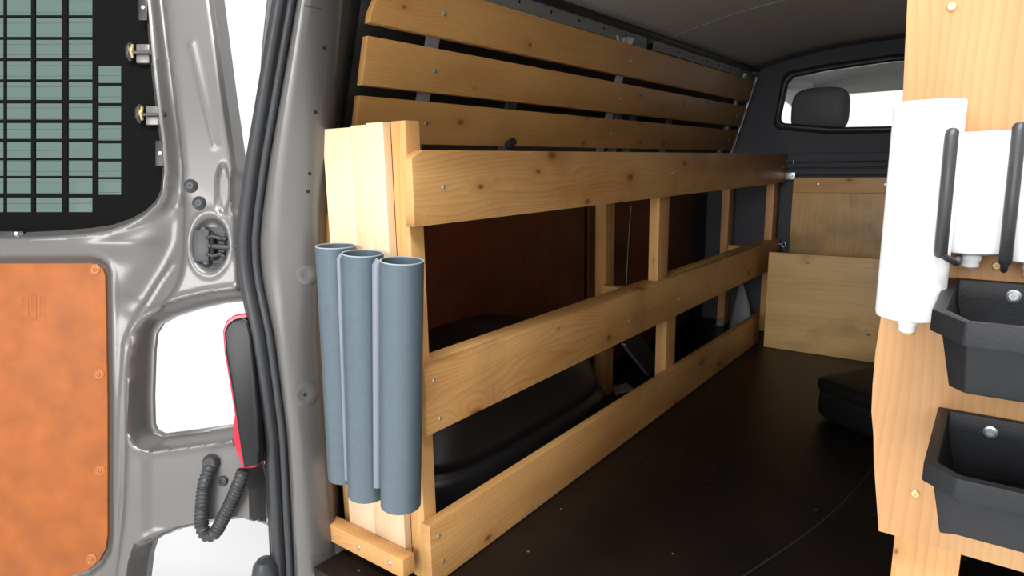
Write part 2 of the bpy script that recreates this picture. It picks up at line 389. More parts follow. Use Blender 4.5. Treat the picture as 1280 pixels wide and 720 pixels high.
# ------------------------------------------------------------------ bulkhead with its window
bh = empty('wall_front', (XC, YB, 0)); tag(bh, 'charcoal textured bulkhead between load space and cab', kind='structure')
gl = [(-1.028, 1.19), (-1.030, 1.215), (-1.000, 1.385), (-0.975, 1.412), (-0.80, 1.432), (-0.5, 1.448), (-0.2, 1.432), (-0.025, 1.412), (0.0, 1.385), (0.030, 1.215), (0.028, 1.19), (0.01, 1.172), (-0.25, 1.137), (-0.5, 1.130), (-0.75, 1.137), (-1.01, 1.172)]
glc = (XC, 1.29)
def loopscale(pts, d):
    out = []
    for x, z in pts:
        vx, vz = x-glc[0], z-glc[1]; l = math.hypot(vx/0.53, vz/0.15)
        out.append((x + d*np.sign(vx)*min(1, abs(vx)/0.40), z + d*np.sign(vz)*min(1, abs(vz)/0.08)))
    return out
rim = dens(loopscale(gl, 0.004), 0.05)
outer = dens([(XL-0.02, -0.02), (XL-0.02, 0.8), (-1.36, 1.08), (-1.25, 1.40), (-1.17, 1.47)] + [(x, roof_z(x)) for x in np.linspace(-1.1, 2*XC+1.1, 12)] + [(0.17, 1.47), (0.25, 1.40), (0.36, 1.08), (XR+0.02, 0.8), (XR+0.02, -0.02)], 0.08)
def cdt_sheet(loops, extra):
    vs = []; es = []
    for lp in loops:
        s = len(vs); vs += [Vector((float(p[0]), float(p[1]))) for p in lp]
        es += [(s+i, s+(i+1) % len(lp)) for i in range(len(lp))]
    vs += [Vector((float(p[0]), float(p[1]))) for p in extra]
    V, E_, Fc, *_ = delaunay_2d_cdt(vs, es, [], 0, 1e-6)
    P = np.array([(v.x, v.y) for v in V])
    T = np.array([f for f in Fc if len(f) == 3]); c = P[T].mean(1)
    keep = inpoly(c, loops[0])
    for lp in loops[1:]: keep &= ~inpoly(c, lp)
    return P, [tuple(int(a) for a in t) for t in T[keep]]
def inpoly(P, poly):
    Q = np.array([(float(p[0]), float(p[1])) for p in poly]); x, y = P[:, 0], P[:, 1]; r = np.zeros(len(P), bool)
    for i in range(len(Q)):
        x1, y1 = Q[i]; x2, y2 = Q[(i+1) % len(Q)]
        if y1 == y2: continue
        c = ((y1 > y) != (y2 > y)) & (x < (x2-x1)*(y-y1)/(y2-y1)+x1); r ^= c
    return r
P2, T2 = cdt_sheet([outer, rim], [])
o = obj('panel', [(p[0], YB, p[1]) for p in P2], T2, 'bulkhead', bh, fix=False)
md = o.modifiers.new('solid', 'SOLIDIFY'); md.thickness = 0.03; md.offset = -1 if o.data.polygons[0].normal.y < 0 else 1
box('ledge', (-1.16, YB-0.03, 0.955), (0.16, YB, 1.0), 'bulkhead', bh, 0.008)
box('ledge', (-1.16, YB-0.022, 0.925), (0.16, YB, 0.948), 'bulkhead', bh, 0.005)
box('ledge', (-1.16, YB-0.028, 0.885), (0.16, YB, 0.918), 'bulkhead', bh, 0.005)
win = empty('window_1', (XC, YB, 1.13)); tag(win, 'bulkhead window with rounded corners and black rubber seal', kind='structure')
lp = dens(gl, 0.03); lo2 = dens(gl, 0.03); n = len(lp)
inn = lp; out_ = [(x, z) for x, z in loopscale([tuple(p) for p in lp], 0.036)]
V = []
for k in range(n):
    a = np.array(inn[k]); c = np.array(out_[k])
    for t, yy in ((0, YB-0.004), (0.06, YB-0.018), (0.3, YB-0.024), (0.8, YB-0.018), (1.0, YB+0.004)):
        q = a+(c-a)*t; V.append((q[0], yy, q[1]))
Fc = [(k*5+j, k*5+j+1, ((k+1) % n)*5+j+1, ((k+1) % n)*5+j) for k in range(n) for j in range(4)]
obj('rubber_seal', V, Fc, 'rubber', win, smooth=True)
P2, T2 = cdt_sheet([lp], [])
o = obj('pane', [(p[0], YB+0.008, p[1]) for p in P2], T2, 'glass', win, fix=False)
md = o.modifiers.new('solid', 'SOLIDIFY'); md.thickness = 0.004

# cab seen through the window
cab = empty('wall_cab', (XC, 4.6, 0.9)); tag(cab, 'light grey cab trim beyond the bulkhead window', kind='structure')
rows = []
for y, dz in ((3.96, 0.0), (4.5, 0.02), (4.9, -0.01), (5.05, -0.05)):
    rows.append([(x, y, roof_z(min(max(x, XE), 2*XC-XE))-0.045+dz - max(0, abs(x-XC)-0.6)*0.5) for x in np.linspace(-1.24, 0.24, 17)])
grid('cab_headliner', rows, 'cab_trim', cab, thick=0.01)
for s in (-1, 1):
    xx = lambda x: x if s < 0 else 2*XC-x
    # A pillar / door frame, sweeping
    tube('door_frame', [(xx(-1.30), 4.0, 0.9), (xx(-1.25), 4.05, 1.25), (xx(-1.15), 4.15, 1.43), (xx(-1.10), 4.7, 1.46), (xx(-1.15), 5.1, 1.38), (xx(-1.28), 5.6, 0.95)], 0.05, 'cab_trim', cab, 10)
    tube('belt_pad', [(xx(-1.18), 4.02, 1.05), (xx(-1.17), 4.03, 1.2), (xx(-1.13), 4.06, 1.34)], 0.03, 'shade_paint', cab, 10)
box('cab_door_wall', (-1.42, 3.95, -0.03), (-1.38, 5.7, 0.95), 'cab_trim', cab, 0.01)
box('cab_door_wall', (0.38, 3.95, -0.03), (0.42, 5.7, 0.95), 'cab_trim', cab, 0.01)
box('dashboard', (-1.40, 5.0, -0.03), (0.40, 5.6, 0.85), 'bulkhead', cab, 0.05)
box('cab_floor', (-1.42, 3.95, -0.08), (0.42, 5.7, -0.03), 'rubber', cab, 0.0)
for xa in (-1.13, -0.49):
    vis = box('sun_visor', (xa, 4.82, 1.385), (xa+0.62, 4.845, 1.53), 'cab_trim', cab, 0.01)
ws = box('windscreen', (-1.25, 5.30, 0.85), (0.25, 5.305, 1.5), 'glass', cab, 0.0)
# driver's seat with headrest
def seat(x, lab):
    t = empty('cab_seat', (x, 4.3, -0.03), lab, 'seat')
    def rr(cx, cy, cz, w_, d_, h_, name, pw=3.5):
        rows = []
        V = []; Fc = []; nu, nv = 16, 24
        for i in range(nu+1):
            a = -math.pi/2 + math.pi*i/nu
            for j in range(nv):
                g = 2*math.pi*j/nv
                e = 2.0/pw; sp = lambda v: math.copysign(abs(v)**e, v)
                V.append((cx+w_/2*sp(math.cos(a))*sp(math.cos(g)), cy+d_/2*sp(math.cos(a))*sp(math.sin(g)), cz+h_/2*sp(math.sin(a))))
        for i in range(nu):
            for j in range(nv): Fc.append((i*nv+j, i*nv+(j+1) % nv, (i+1)*nv+(j+1) % nv, (i+1)*nv+j))
        return obj(name, V, Fc, 'seat_cloth', t, smooth=True)
    rr(x, 4.17, 1.245, 0.31, 0.12, 0.26, 'headrest')
    rr(x, 4.24, 0.78, 0.50, 0.16, 0.72, 'backrest', 5)
    rr(x, 4.50, 0.40, 0.52, 0.55, 0.20, 'cushion', 5)
    box('seat_base', (x-0.22, 4.28, -0.03), (x+0.22, 4.72, 0.32), 'rubber', t, 0.02)
    for s in (-0.07, 0.07):
        tube('headrest_stem', [(x+s, 4.20, 1.05), (x+s, 4.18, 1.16)], 0.007, 'galvanised', t, 8)
seat(-0.885, 'dark grey cloth cab seat with headrest behind the bulkhead window, by the curved door frame')
seat(-0.115, 'dark grey cloth cab seat with headrest on the cab side away from the slats')

# ------------------------------------------------------------------ plywood at the bulkhead
up = empty('plywood_board', (-0.5, YB, 0.0), 'tall plywood board with a screwed top strip against the charcoal bulkhead', 'board')
box('board', (-0.930, YB-0.045, 0.0), (0.06, YB-0.031, 0.872), 'birch_v', up, 0.001)
st = box('top_strip', (-0.925, YB-0.066, 0.792), (0.06, YB-0.045, 0.872), 'pine_x', up, 0.0015)
for x in (-0.80, -0.48, -0.16): screw((x, YB-0.066, 0.836), (0, -1, 0), st, 0.008)
lw = box('plywood_board', (-0.925, 3.43, 0.001), (0.06, 3.45, 0.505), 'birch', None, 0.0015)
tag(lw, 'low stained plywood board standing on the black floor in front of the taller board', 'board')

# ------------------------------------------------------------------ left storage rack
rk = empty('storage_rack', (-1.1, 2.4, 0.0), 'long open pine rack with three rails on the black floor along the van wall', 'rack')
XF, XK = -0.973, -1.001
def rail(y0, y1, z0, z1, screws, chamf=0.0):
    pts = [(y0, z0), (y1, z0), (y1, z1), (y0+chamf, z1), (y0, z1-chamf*0.45)] if chamf else [(y0, z0), (y1, z0), (y1, z1), (y0, z1)]
    r = prism('rail', pts, 0, XK, XF, 'rail', rk, bevel=0.002)
    for y, z in screws: screw((XF, y, z), (1, 0, 0), r, 0.0046)
    return r
rail(0.958, 3.88, 0.845, 1.003, [(1.05, 0.925), (2.28, 0.93), (2.30, 0.89), (3.80, 0.93)], 0.035)
rail(0.968, 3.82, 0.376, 0.533, [(0.995, 0.50), (1.01, 0.405), (1.95, 0.44), (2.38, 0.44), (3.74, 0.46)])
rail(0.962, 3.50, 0.003, 0.158, [(0.99, 0.12), (1.0, 0.05), (2.37, 0.10), (2.36, 0.05), (3.40, 0.09)])
# posts
def post(x0, y0, z0, x1, y1, z1): return box('post', (x0, y0, z0), (x1, y1, z1), 'pine_z', rk, 0.002)
post(-1.046, 0.972, 0.002, XK, 1.013, 1.064)
post(-1.040, 2.24, 0.50, XK, 2.33, 0.985)
post(-1.046, 2.335, 0.002, XK, 2.425, 0.50)
post(-1.042, 3.745, 0.002, XK, 3.83, 0.985)
bp1 = post(-1.297, 2.288, 0.002, -1.25, 2.365, 0.95)
bp2 = post(-1.292, 3.755, 0.002, -1.25, 3.84, 0.97)
post(-1.295, 0.98, 0.002, -1.25, 1.03, 1.0)
# ledgers and cross pieces
box('ledger', (-1.058, 1.013, 0.488), (XK, 2.235, 0.531), 'pine_y', rk, 0.002)
box('ledger', (-1.058, 2.335, 0.488), (XK, 3.74, 0.531), 'pine_y', rk, 0.002)
for y in (2.26, 3.77):
    box('cross_piece', (-1.25, y, 0.44), (-1.059, y+0.04, 0.485), 'pine_x', rk, 0.002)
# galvanised angle brackets at the post feet
def bracket(x, y, z, sy=-1):
    b_ = empty('angle_bracket', (x, y, z)); b_.parent = rk; b_.location = np.array((x, y, z)) - ORG[rk]
    box('leg', (x-0.02, y+sy*0.002, z), (x+0.02, y, z+0.045), 'galvanised', b_, 0.0)
    box('leg', (x-0.02, y+sy*0.04, z), (x+0.02, y+sy*0.002, z+0.003), 'galvanised', b_, 0.0)
bracket(-1.271, 3.753, 0.003); bracket(-1.272, 2.286, 0.003)
box('angle_plate', (-1.249, 2.31, 0.43), (-1.246, 2.355, 0.48), 'galvanised', rk, 0.0)
# end: wide board of glued lamellae, on the post
for i, (xa, xb) in enumerate(((-1.247, -1.150), (-1.148, -1.098), (-1.0965, -1.047))):
    box('end_board', (xa, 0.950, 0.06), (xb+0.0014, 0.971, 1.062-0.003*(2-i)), 'end_board', rk, 0.0008)
tb = box('toe_strip', (-1.298, 0.912, 0.035), (-1.015, 0.949, 0.083), 'pine_x', rk, 0.002)
for x in (-1.17, -1.06): screw((x, 0.912, 0.06), (0, -1, 0), tb, 0.006)
box('backing_post', (-1.30, 0.975, 0.04), (-1.235, 1.02, 0.86), 'pine_z', rk, 0.002)

# hardware hinges at the far end of the rails
hb = empty('hinge_bracket', (-0.95, 3.80, 0.85), 'small galvanised hinge plate at the top rail end by the bulkhead', 'hinge')
box('plate', (-0.972, 3.835, 0.862), (-0.92, 3.839, 0.90), 'galvanised', hb, 0.001)
for x in (-0.955, -0.932): screw((x, 3.835, 0.881), (0, -1, 0), hb, 0.005)
tube('hook', spline([(-0.972, 3.86, 0.965), (-0.955, 3.855, 0.963), (-0.940, 3.85, 0.965), (-0.932, 3.85, 0.955), (-0.935, 3.85, 0.945)], 0.005), 0.003, 'galvanised', hb, 8)
hb2 = empty('eye_bolt', (-0.96, 3.78, 0.50), 'small galvanised eye bolt at the middle rail end by the bulkhead', 'bolt')
tube('shank', [(-0.974, 3.79, 0.505), (-0.955, 3.79, 0.505)], 0.004, 'galvanised', hb2, 8)
tube('ring', [(-0.945+0.010*math.cos(a), 3.79, 0.505+0.014*math.sin(a)) for a in np.linspace(0, 6.28, 18)], 0.003, 'galvanised', hb2, 8)

# ------------------------------------------------------------------ wall slats on aluminium uprights
sl = empty('slat_rack', (-1.2, 2.4, 1.0), 'three horizontal pine slats on aluminium uprights against the upper van wall', 'slat rack')
SL = [(-1.25, 1.028, 1.137), (-1.21, 1.160, 1.266), (-1.17, 1.293, 1.402)]
UY = (1.29, 2.32, 3.70)
leans = 0.30
for i, (xf, z0, z1) in enumerate(SL):
    le = 0.28; zc = (z0+z1)/2
    def X(z, t): return xf + le*(z-zc) - t
    y0, y1 = 1.056, 3.80
    cut = [(y0, z0), (y1, z0), (y1, z1), (y0+0.035, z1), (y0, z0+0.02)] if i == 2 else [(y0, z0), (y1, z0), (y1, z1), (y0, z1)]
    n = len(cut)
    v = [(X(z, 0), y, z) for y, z in cut] + [(X(z, 0.02), y, z) for y, z in cut]
    s = obj('slat', v, [tuple(range(n)), tuple(range(2*n-1, n-1, -1))] + [(k, k+n, (k+1) % n+n, (k+1) % n) for k in range(n)], 'slat', sl, bevel=0.0015, auto=40)
    for y in UY: screw((X(zc, 0)+0.0005, y, zc), (1, 0, -0.28), s, 0.0062)
for y in UY:
    zz = [1.0, 1.43]
    v = []
    u = [(-0.022, 0.0), (-0.022, -0.014), (-0.012, -0.014), (-0.012, -0.0), (0.022, 0.0), (0.022, -0.003), (0.028, -0.003), (0.028, 0.0)]
    pr = [(-0.020, 0), (0.020, 0), (0.020, -0.012), (0.016, -0.012), (0.016, -0.003), (-0.016, -0.003), (-0.016, -0.012), (-0.020, -0.012)]
    n = len(pr); v = []
    for z in zz:
        xb = -1.25 + 0.302*(z-1.0825) - 0.0215
        v += [(xb+b2, y+a2, z) for a2, b2 in pr]
    obj('upright', v, [tuple(range(n)), tuple(range(2*n-1, n-1, -1))]+[(k, k+n, (k+1) % n+n, (k+1) % n) for k in range(n)], 'aluminium', sl)
tp = on_x(779, 51, -1.17)
box('top_clip', (-1.188, tp[1]-0.025, tp[2]-0.03), (-1.176, tp[1]+0.025, tp[2]+0.018), 'galvanised', sl, 0.003)
box('end_upright', (-1.30, 3.86, 1.0), (-1.285, 3.885, 1.43), 'aluminium', sl, 0.002, lean=0.30)
# small black hook behind the top rail
hk = empty('wall_hook', (-1.25, 1.7, 0.98), 'small black plastic hook between the lowest slat and the top rail', 'hook')
hp = on_x(638, 180, -1.20)
lathe('hook_knob', [(0.010, -0.016), (0.014, -0.012), (0.014, 0.0), (0.008, 0.003), (0.008, 0.010), (0.013, 0.013), (0.012, 0.018), (0, 0.019)], hp, 'black_plastic', hk, 16, (1, -0.3, 0.5))
tube('hook_stem', [hp+np.array((-0.01, 0, 0)), hp+np.array((-0.02, 0, -0.03)), hp+np.array((-0.03, 0, -0.10))], 0.006, 'black_plastic', hk, 8)

# ------------------------------------------------------------------ wheel arch cover
arch = empty('trim_3', (-1.25, 1.55, 0)); tag(arch, 'glossy black moulded wheel arch cover under the rack rails', kind='structure')
def arch_ring(xf, y0, y1, z, n=40, pw=5):
    out = []; cx, cy = -1.43, (y0+y1)/2; hw, hy = xf+1.43, (y1-y0)/2
    for k in range(n+1):
        g = -math.pi/2 + math.pi*k/n; e = 2/pw; s = lambda v: math.copysign(abs(v)**e, v)
        out.append((cx+hw*s(math.cos(g)), cy+hy*s(math.sin(g)), z))
    return out
rows = [arch_ring(-1.062, 1.07, 2.10, 0.0), arch_ring(-1.062, 1.07, 2.10, 0.135), arch_ring(-1.067, 1.075, 2.09, 0.150), arch_ring(-1.078, 1.09, 2.07, 0.155),
        arch_ring(-1.080, 1.092, 2.065, 0.168), arch_ring(-1.072, 1.085, 2.055, 0.176), arch_ring(-1.074, 1.088, 2.05, 0.200), arch_ring(-1.080, 1.10, 2.03, 0.26, pw=4.5),
        arch_ring(-1.090, 1.13, 1.98, 0.33, pw=4), arch_ring(-1.11, 1.18, 1.91, 0.39, pw=3.5), arch_ring(-1.15, 1.26, 1.82, 0.43, pw=3), arch_ring(-1.22, 1.38, 1.70, 0.455, pw=2.6), arch_ring(-1.40, 1.52, 1.56, 0.46, pw=2)]
grid('arch_cover', rows, 'black_plastic', arch, thick=0.004)

# clutter under the rack
mp_ = empty('metal_bracket', (-1.22, 2.6, 0.0), 'dark steel angle leaning behind the short lower post under the rack', 'bracket')
a = on_x(782, 432, -1.17); c = on_z(812, 470, 0.004)
d = (c-a); nrm = np.cross(d, (0, 1, 0.2)); nrm /= np.linalg.norm(nrm); wdt = np.cross(nrm, d); wdt = wdt/np.linalg.norm(wdt)*0.09
if wdt[1] < 0: wdt = -wdt
def slab(name, p, q, wv, tv, mat, par):
    v = [p, p+wv, q+wv, q]; v = v + [x+tv for x in v]
    return obj(name, v, [(0, 1, 2, 3), (7, 6, 5, 4), (0, 4, 5, 1), (1, 5, 6, 2), (2, 6, 7, 3), (3, 7, 4, 0)], mat, par)
slab('flange', a, c, wdt, nrm*0.003, 'shade_paint', mp_)
slab('edge_flange', a, c, wdt*0.06, -nrm*0.022, 'aluminium', mp_)
rows = []
for u in np.linspace(0, 1, 8):
    pl = on_y(911+14*u, 398-48*u, 3.70+0.05*u); pr_ = on_y(940-13*u**2, 398-48*u, 3.66+0.09*u); zz_ = max(0.003, 0)
    r = []
    for t in np.linspace(0, 1, 7):
        q = pl*(1-t)+pr_*t; r.append((q[0], q[1]-0.03*math.sin(t*math.pi)*(1-u), q[2]))
    rows.append(r)
zmin = min(p[2] for p in rows[0])
rows = [[(p[0], p[1], max(0.002, p[2]-(zmin-0.002)*(1-k/7.0))) for p in r] for k, r in enumerate(rows)]
o = grid('plastic_offcut', rows, 'clear_film', thick=0.002); tag(o, 'pale translucent plastic offcut standing on the floor behind the far rack posts', 'plastic sheet')
rows = []
for i in range(9):
    p0 = on_z(770+3*i, 496-0.6*i, 0.0)
    rows.append([(p0[0]-0.012*j, p0[1]+0.012*j, 0.004+0.012*abs(math.sin(i*1.9+j*1.3))) for j in range(7)])
o = grid('film_scrap', rows, 'clear_film', thick=0.001); tag(o, 'crumpled scrap of clear film on the floor beside the wheel arch', 'film')

# black case on the floor
def soft_block(name, c0, dims, rz, mat, lab, cat):
    V = []; Fc = []; nu, nv = 14, 28; pw = 6
    for i in range(nu+1):
        a_ = -math.pi/2 + math.pi*i/nu
        for j in range(nv):
            g = 2*math.pi*j/nv; e = 2/pw; s = lambda v: math.copysign(abs(v)**e, v)
            x, y, z = dims[0]/2*s(math.cos(a_))*s(math.cos(g)), dims[1]/2*s(math.cos(a_))*s(math.sin(g)), dims[2]/2*s(math.sin(a_))
            x2, y2 = x*math.cos(rz)-y*math.sin(rz), x*math.sin(rz)+y*math.cos(rz)
            V.append((c0[0]+x2, c0[1]+y2, c0[2]+dims[2]/2+z))
    for i in range(nu):
        for j in range(nv): Fc.append((i*nv+j, i*nv+(j+1) % nv, (i+1)*nv+(j+1) % nv, (i+1)*nv+j))
    return Fc, V
cs = empty('storage_case', (-0.28, 2.62, 0.0), 'black rounded plastic case on the black floor near the low plywood board', 'case')
Fc, V = soft_block('', (-0.285, 2.62, 0.001), (0.30, 0.34, 0.15), -0.55, '', '', '')
obj('body', V, Fc, 'case_black', cs, smooth=True)
Fc, V = soft_block('', (-0.285, 2.62, 0.11), (0.312, 0.352, 0.055), -0.55, '', '', '')
obj('lid', V, Fc, 'case_black', cs, smooth=True)

# ------------------------------------------------------------------ rear left pillar with door seal
pil = empty('trim_4', (-1.38, 0.86, 0.0)); tag(pil, 'silver rear door pillar with bolt holes and black rubber seal', kind='structure')
pyk = [-140, 0, 100, 200, 300, 358, 420, 545, 690, 800, 900]
def itp(tab, py): return float(np.interp(py, [t[0] for t in tab], [t[1] for t in tab]))
SEAL_C = [(-140, 381), (0, 357), (100, 340), (200, 323), (267, 314), (300, 311), (330, 312), (358, 316), (420, 329), (480, 337), (545, 345), (690, 353), (800, 358), (900, 362)]
FACE_R = [(-140, 452), (0, 429), (147, 413), (250, 403), (330, 400), (420, 402), (595, 414), (690, 420), (800, 427), (900, 433)]
SIDE_R = [(-140, 470), (0, 451), (151, 429), (250, 422), (420, 424), (690, 436), (900, 445)]
def yseal(py): return float(np.interp(py, [-140, 0, 300, 700, 900], [0.915, 0.90, 0.85, 0.835, 0.83]))
rows = []
for py in np.linspace(-140, 900, 53):
    s, fr, sr = itp(SEAL_C, py), itp(FACE_R, py), itp(SIDE_R, py); ys = yseal(py)
    r = [on_y(s-6, py, ys+0.06), on_y(s-2, py, ys+0.01)]
    e0 = s+15; k = fr-e0
    for t, dy in ((0.0, 0.005), (0.05, -0.006), (0.14, -0.004), (0.32, 0.012), (0.55, 0.034), (0.8, 0.062), (0.95, 0.083), (1.0, 0.095)):
        r.append(on_y(e0+k*t, py, ys+dy))
    r += [on_y(fr+(sr-fr)*0.3, py, ys+0.125), on_y(sr, py, ys+0.20)]
    rows.append(r)
grid('pillar_skin', rows, 'silver', pil, thick=0.003)
ctr = [on_y(itp(SEAL_C, py)-5, py, yseal(py)-0.004) for py in np.linspace(-140, 900, 70)]
sk = [np.array(p) for p in ctr]
tube('door_seal', sk, 0.0155, 'rubber', pil, 12, ell=(1.0, 1.1))
ctr = [on_y(itp(SEAL_C, py)+8, py, yseal(py)-0.006) for py in np.linspace(-140, 900, 70)]
tube('seal_lip', ctr, 0.0085, 'rubber', pil, 10)
ctr = [on_y(itp(SEAL_C, py)-13, py, yseal(py)+0.004) for py in np.linspace(-140, 900, 70)]
tube('outer_lip', ctr, 0.006, 'rubber', pil, 10)
def pill_pt(px, py, lift=0.0):
    s, fr = itp(SEAL_C, py), itp(FACE_R, py); e0 = s+15; t = (px-e0)/(fr-e0); ys = yseal(py)
    if t > 1:
        sr = itp(SIDE_R, py); dy = np.interp((px-fr)/(sr-fr), [0, 0.3, 1], [0.095, 0.125, 0.2])
    else: dy = np.interp(t, [0, 0.05, 0.14, 0.32, 0.55, 0.8, 0.95, 1.0], [0.005, -0.006, -0.004, 0.012, 0.034, 0.062, 0.083, 0.095])
    return on_y(px, py, ys+dy-lift)
def pill_n(px, py):
    a_ = pill_pt(px+3, py)-pill_pt(px-3, py); c_ = pill_pt(px, py+4)-pill_pt(px, py-4); n_ = np.cross(a_, c_); n_ /= np.linalg.norm(n_)
    return n_ if n_ @ ray(px, py) < 0 else -n_
for px, py, r in ((405, 60, 0.0036), (436, 72, 0.0034), (394, 140, 0.0036), (387, 217, 0.0034), (385, 239, 0.0034)):
    n_ = pill_n(px, py); lathe('bolt_hole', [(r*1.25, 0.0018), (r, 0.0026), (r*0.9, 0.0021), (0, 0.0019)], pill_pt(px, py), 'hole_dark', pil, 14, n_)  # raised near-black disc, the hole's inner shade put into its colour
for px, py, hole in ((381, 493, True), (383, 343, False)):
    n_ = pill_n(px, py); R0 = 0.024 if hole else 0.020
    lathe('dimple', [(R0*1.25, 0.0012), (R0*1.05, 0.0022), (R0*0.86, 0.0032), (R0*0.6, 0.0028), (R0*0.3, 0.0024), (0, 0.0022)], pill_pt(px, py), 'silver', pil, 24, n_, auto=80)
    if hole: lathe('bolt_hole', [(0.005, 0.002), (0.004, 0.0032), (0, 0.0028)], pill_pt(px, py), 'hole_dark', pil, 12, n_)  # dark disc for the shade in the hole
tube('panel_joint', [pill_pt(x, y, 0.001) for x, y in ((372, 699), (390, 696), (405, 693), (419, 690))], 0.0016, 'shade_paint', pil, 6)
tube('panel_joint', [pill_pt(x, y, 0.001) for x, y in ((380, 7), (400, 11), (425, 17))], 0.0014, 'shade_paint', pil, 6)
bs = on_y(332, 715, 0.80)
lathe('bump_stop', [(0.035, -0.08), (0.036, -0.02), (0.030, 0.02), (0.020, 0.035), (0, 0.04)], bs, 'rubber', pil, 20, (0.1, 0, 1))

# ------------------------------------------------------------------ open rear door (faces the camera side, standing open)
DD = 1.63; S = DD/FPX
dorg = CAM + Fv*DD
door = bpy.data.objects.new('door_1', None); COL.objects.link(door); door.empty_display_size = 0.05
hinge = (0.0, 0.0)
hx, hy = (312-640)*S, -(600-360)*S
horg = dorg + Rv*hx + Uv*hy
door.matrix_world = Matrix(((Rv[0], Uv[0], -Fv[0], horg[0]), (Rv[1], Uv[1], -Fv[1], horg[1]), (Rv[2], Uv[2], -Fv[2], horg[2]), (0, 0, 0, 1)))
ORG[door] = np.zeros(3)
tag(door, 'open silver rear van door with slotted black window grille and orange plywood panel', kind='structure')
def D(px, py, w_=0.0): return ((px-640)*S-hx, -(py-360)*S-hy, w_)
outline = [(-150, -330), (222, -330), (268, -20), (285, 110), (300, 215), (297, 222), (297, 262), (301, 270), (305, 330), (306, 376),
           (270, 380), (239, 387), (208, 397), (192, 406), (184.5, 418), (182, 440), (180, 500), (181, 535), (185, 543), (194, 547), (240, 541), (292, 534),
           (306, 545), (318, 575), (326, 610), (327, 664), (300, 655), (261, 659), (220, 667), (195, 676), (184, 684), (179, 700), (172, 760), (160, 880), (-150, 880)]
winpoly = [(-130, 289), (0, 290), (30, 289.5), (70, 287.5), (110, 284), (135, 280), (158, 272), (176, 262), (188, 250), (195, 236), (197.5, 215), (195, 180), (190, 140), (184, 90), (176, 0), (160, -150), (140, -270), (-130, -270)]
plyrec = [(-160, 327), (115, 326), (124, 328), (130, 333), (133, 342), (136, 500), (136, 670), (133, 690), (124, 706), (108, 718), (80, 726), (-160, 740)]
oD = dens(outline, 3); wD = dens(winpoly, 3); pD = dens(plyrec, 4.5, False)
gx, gy = np.meshgrid(np.arange(-148, 330, 2.8), np.arange(-328, 880, 2.8))
G = np.stack([gx.ravel(), gy.ravel()], 1)
def pdist(P, line, closed=False):
    Q = np.array([(float(a), float(b2)) for a, b2 in line]); m_ = np.full(len(P), 1e9)
    for i in range(len(Q) if closed else len(Q)-1):
        a_, b_ = Q[i], Q[(i+1) % len(Q)]; ab = b_-a_; t = np.clip(((P-a_)@ab)/(ab@ab+1e-12), 0, 1)
        m_ = np.minimum(m_, np.linalg.norm(P-(a_+t[:, None]*ab), axis=1))
    return m_
RW = 13.5
L1 = spline([(160, -330), (192, -100), (204, 0), (216, 100), (230, 225), (233, 300), (228, 350), (205, 385), (178, 415), (166, 460), (163, 560), (160, 640), (150, 720), (138, 880)], 8)
L1a = np.array(L1)
yy_ = np.arange(-328, 880, 2.8); xx_ = np.interp(yy_, L1a[:, 1], L1a[:, 0])
G = G[np.abs(G[:, 0]-np.interp(G[:, 1], L1a[:, 1], L1a[:, 0])+5) > 20]
for of in np.arange(-24, 15, 2.4): G = np.vstack([G, np.stack([xx_+of, yy_], 1)])
keep = inpoly(G, outline) & ~inpoly(G, winpoly) & (pdist(G, outline, True) > RW) & (pdist(G, winpoly, True) > RW)
G = G[keep]
for loop_ in (outline, winpoly):
    Q = np.array(dens(loop_, 3.0)); tv = np.roll(Q, -1, 0) - np.roll(Q, 1, 0); tv /= np.linalg.norm(tv, axis=1)[:, None]
    nvv = np.stack([-tv[:, 1], tv[:, 0]], 1)
    for dd in (2.0, 4.2, 6.6, 9.2, 12.0):
        for sg in (1, -1):
            C_ = Q + sg*dd*nvv
            ok = inpoly(C_, outline) & ~inpoly(C_, winpoly) & (pdist(C_, loop_, True) > dd*0.93)
            oth = winpoly if loop_ is outline else outline
            ok &= pdist(C_, oth, True) > RW
            G = np.vstack([G, C_[ok]])
def sstep(a, b2, v): t = np.clip((v-a)/(b2-a), 0, 1); return t*t*(3-2*t)
def side(P):      # >0 to the right of L1
    xs = np.interp(P[:, 1], L1a[:, 1], L1a[:, 0]); return P[:, 0]-xs
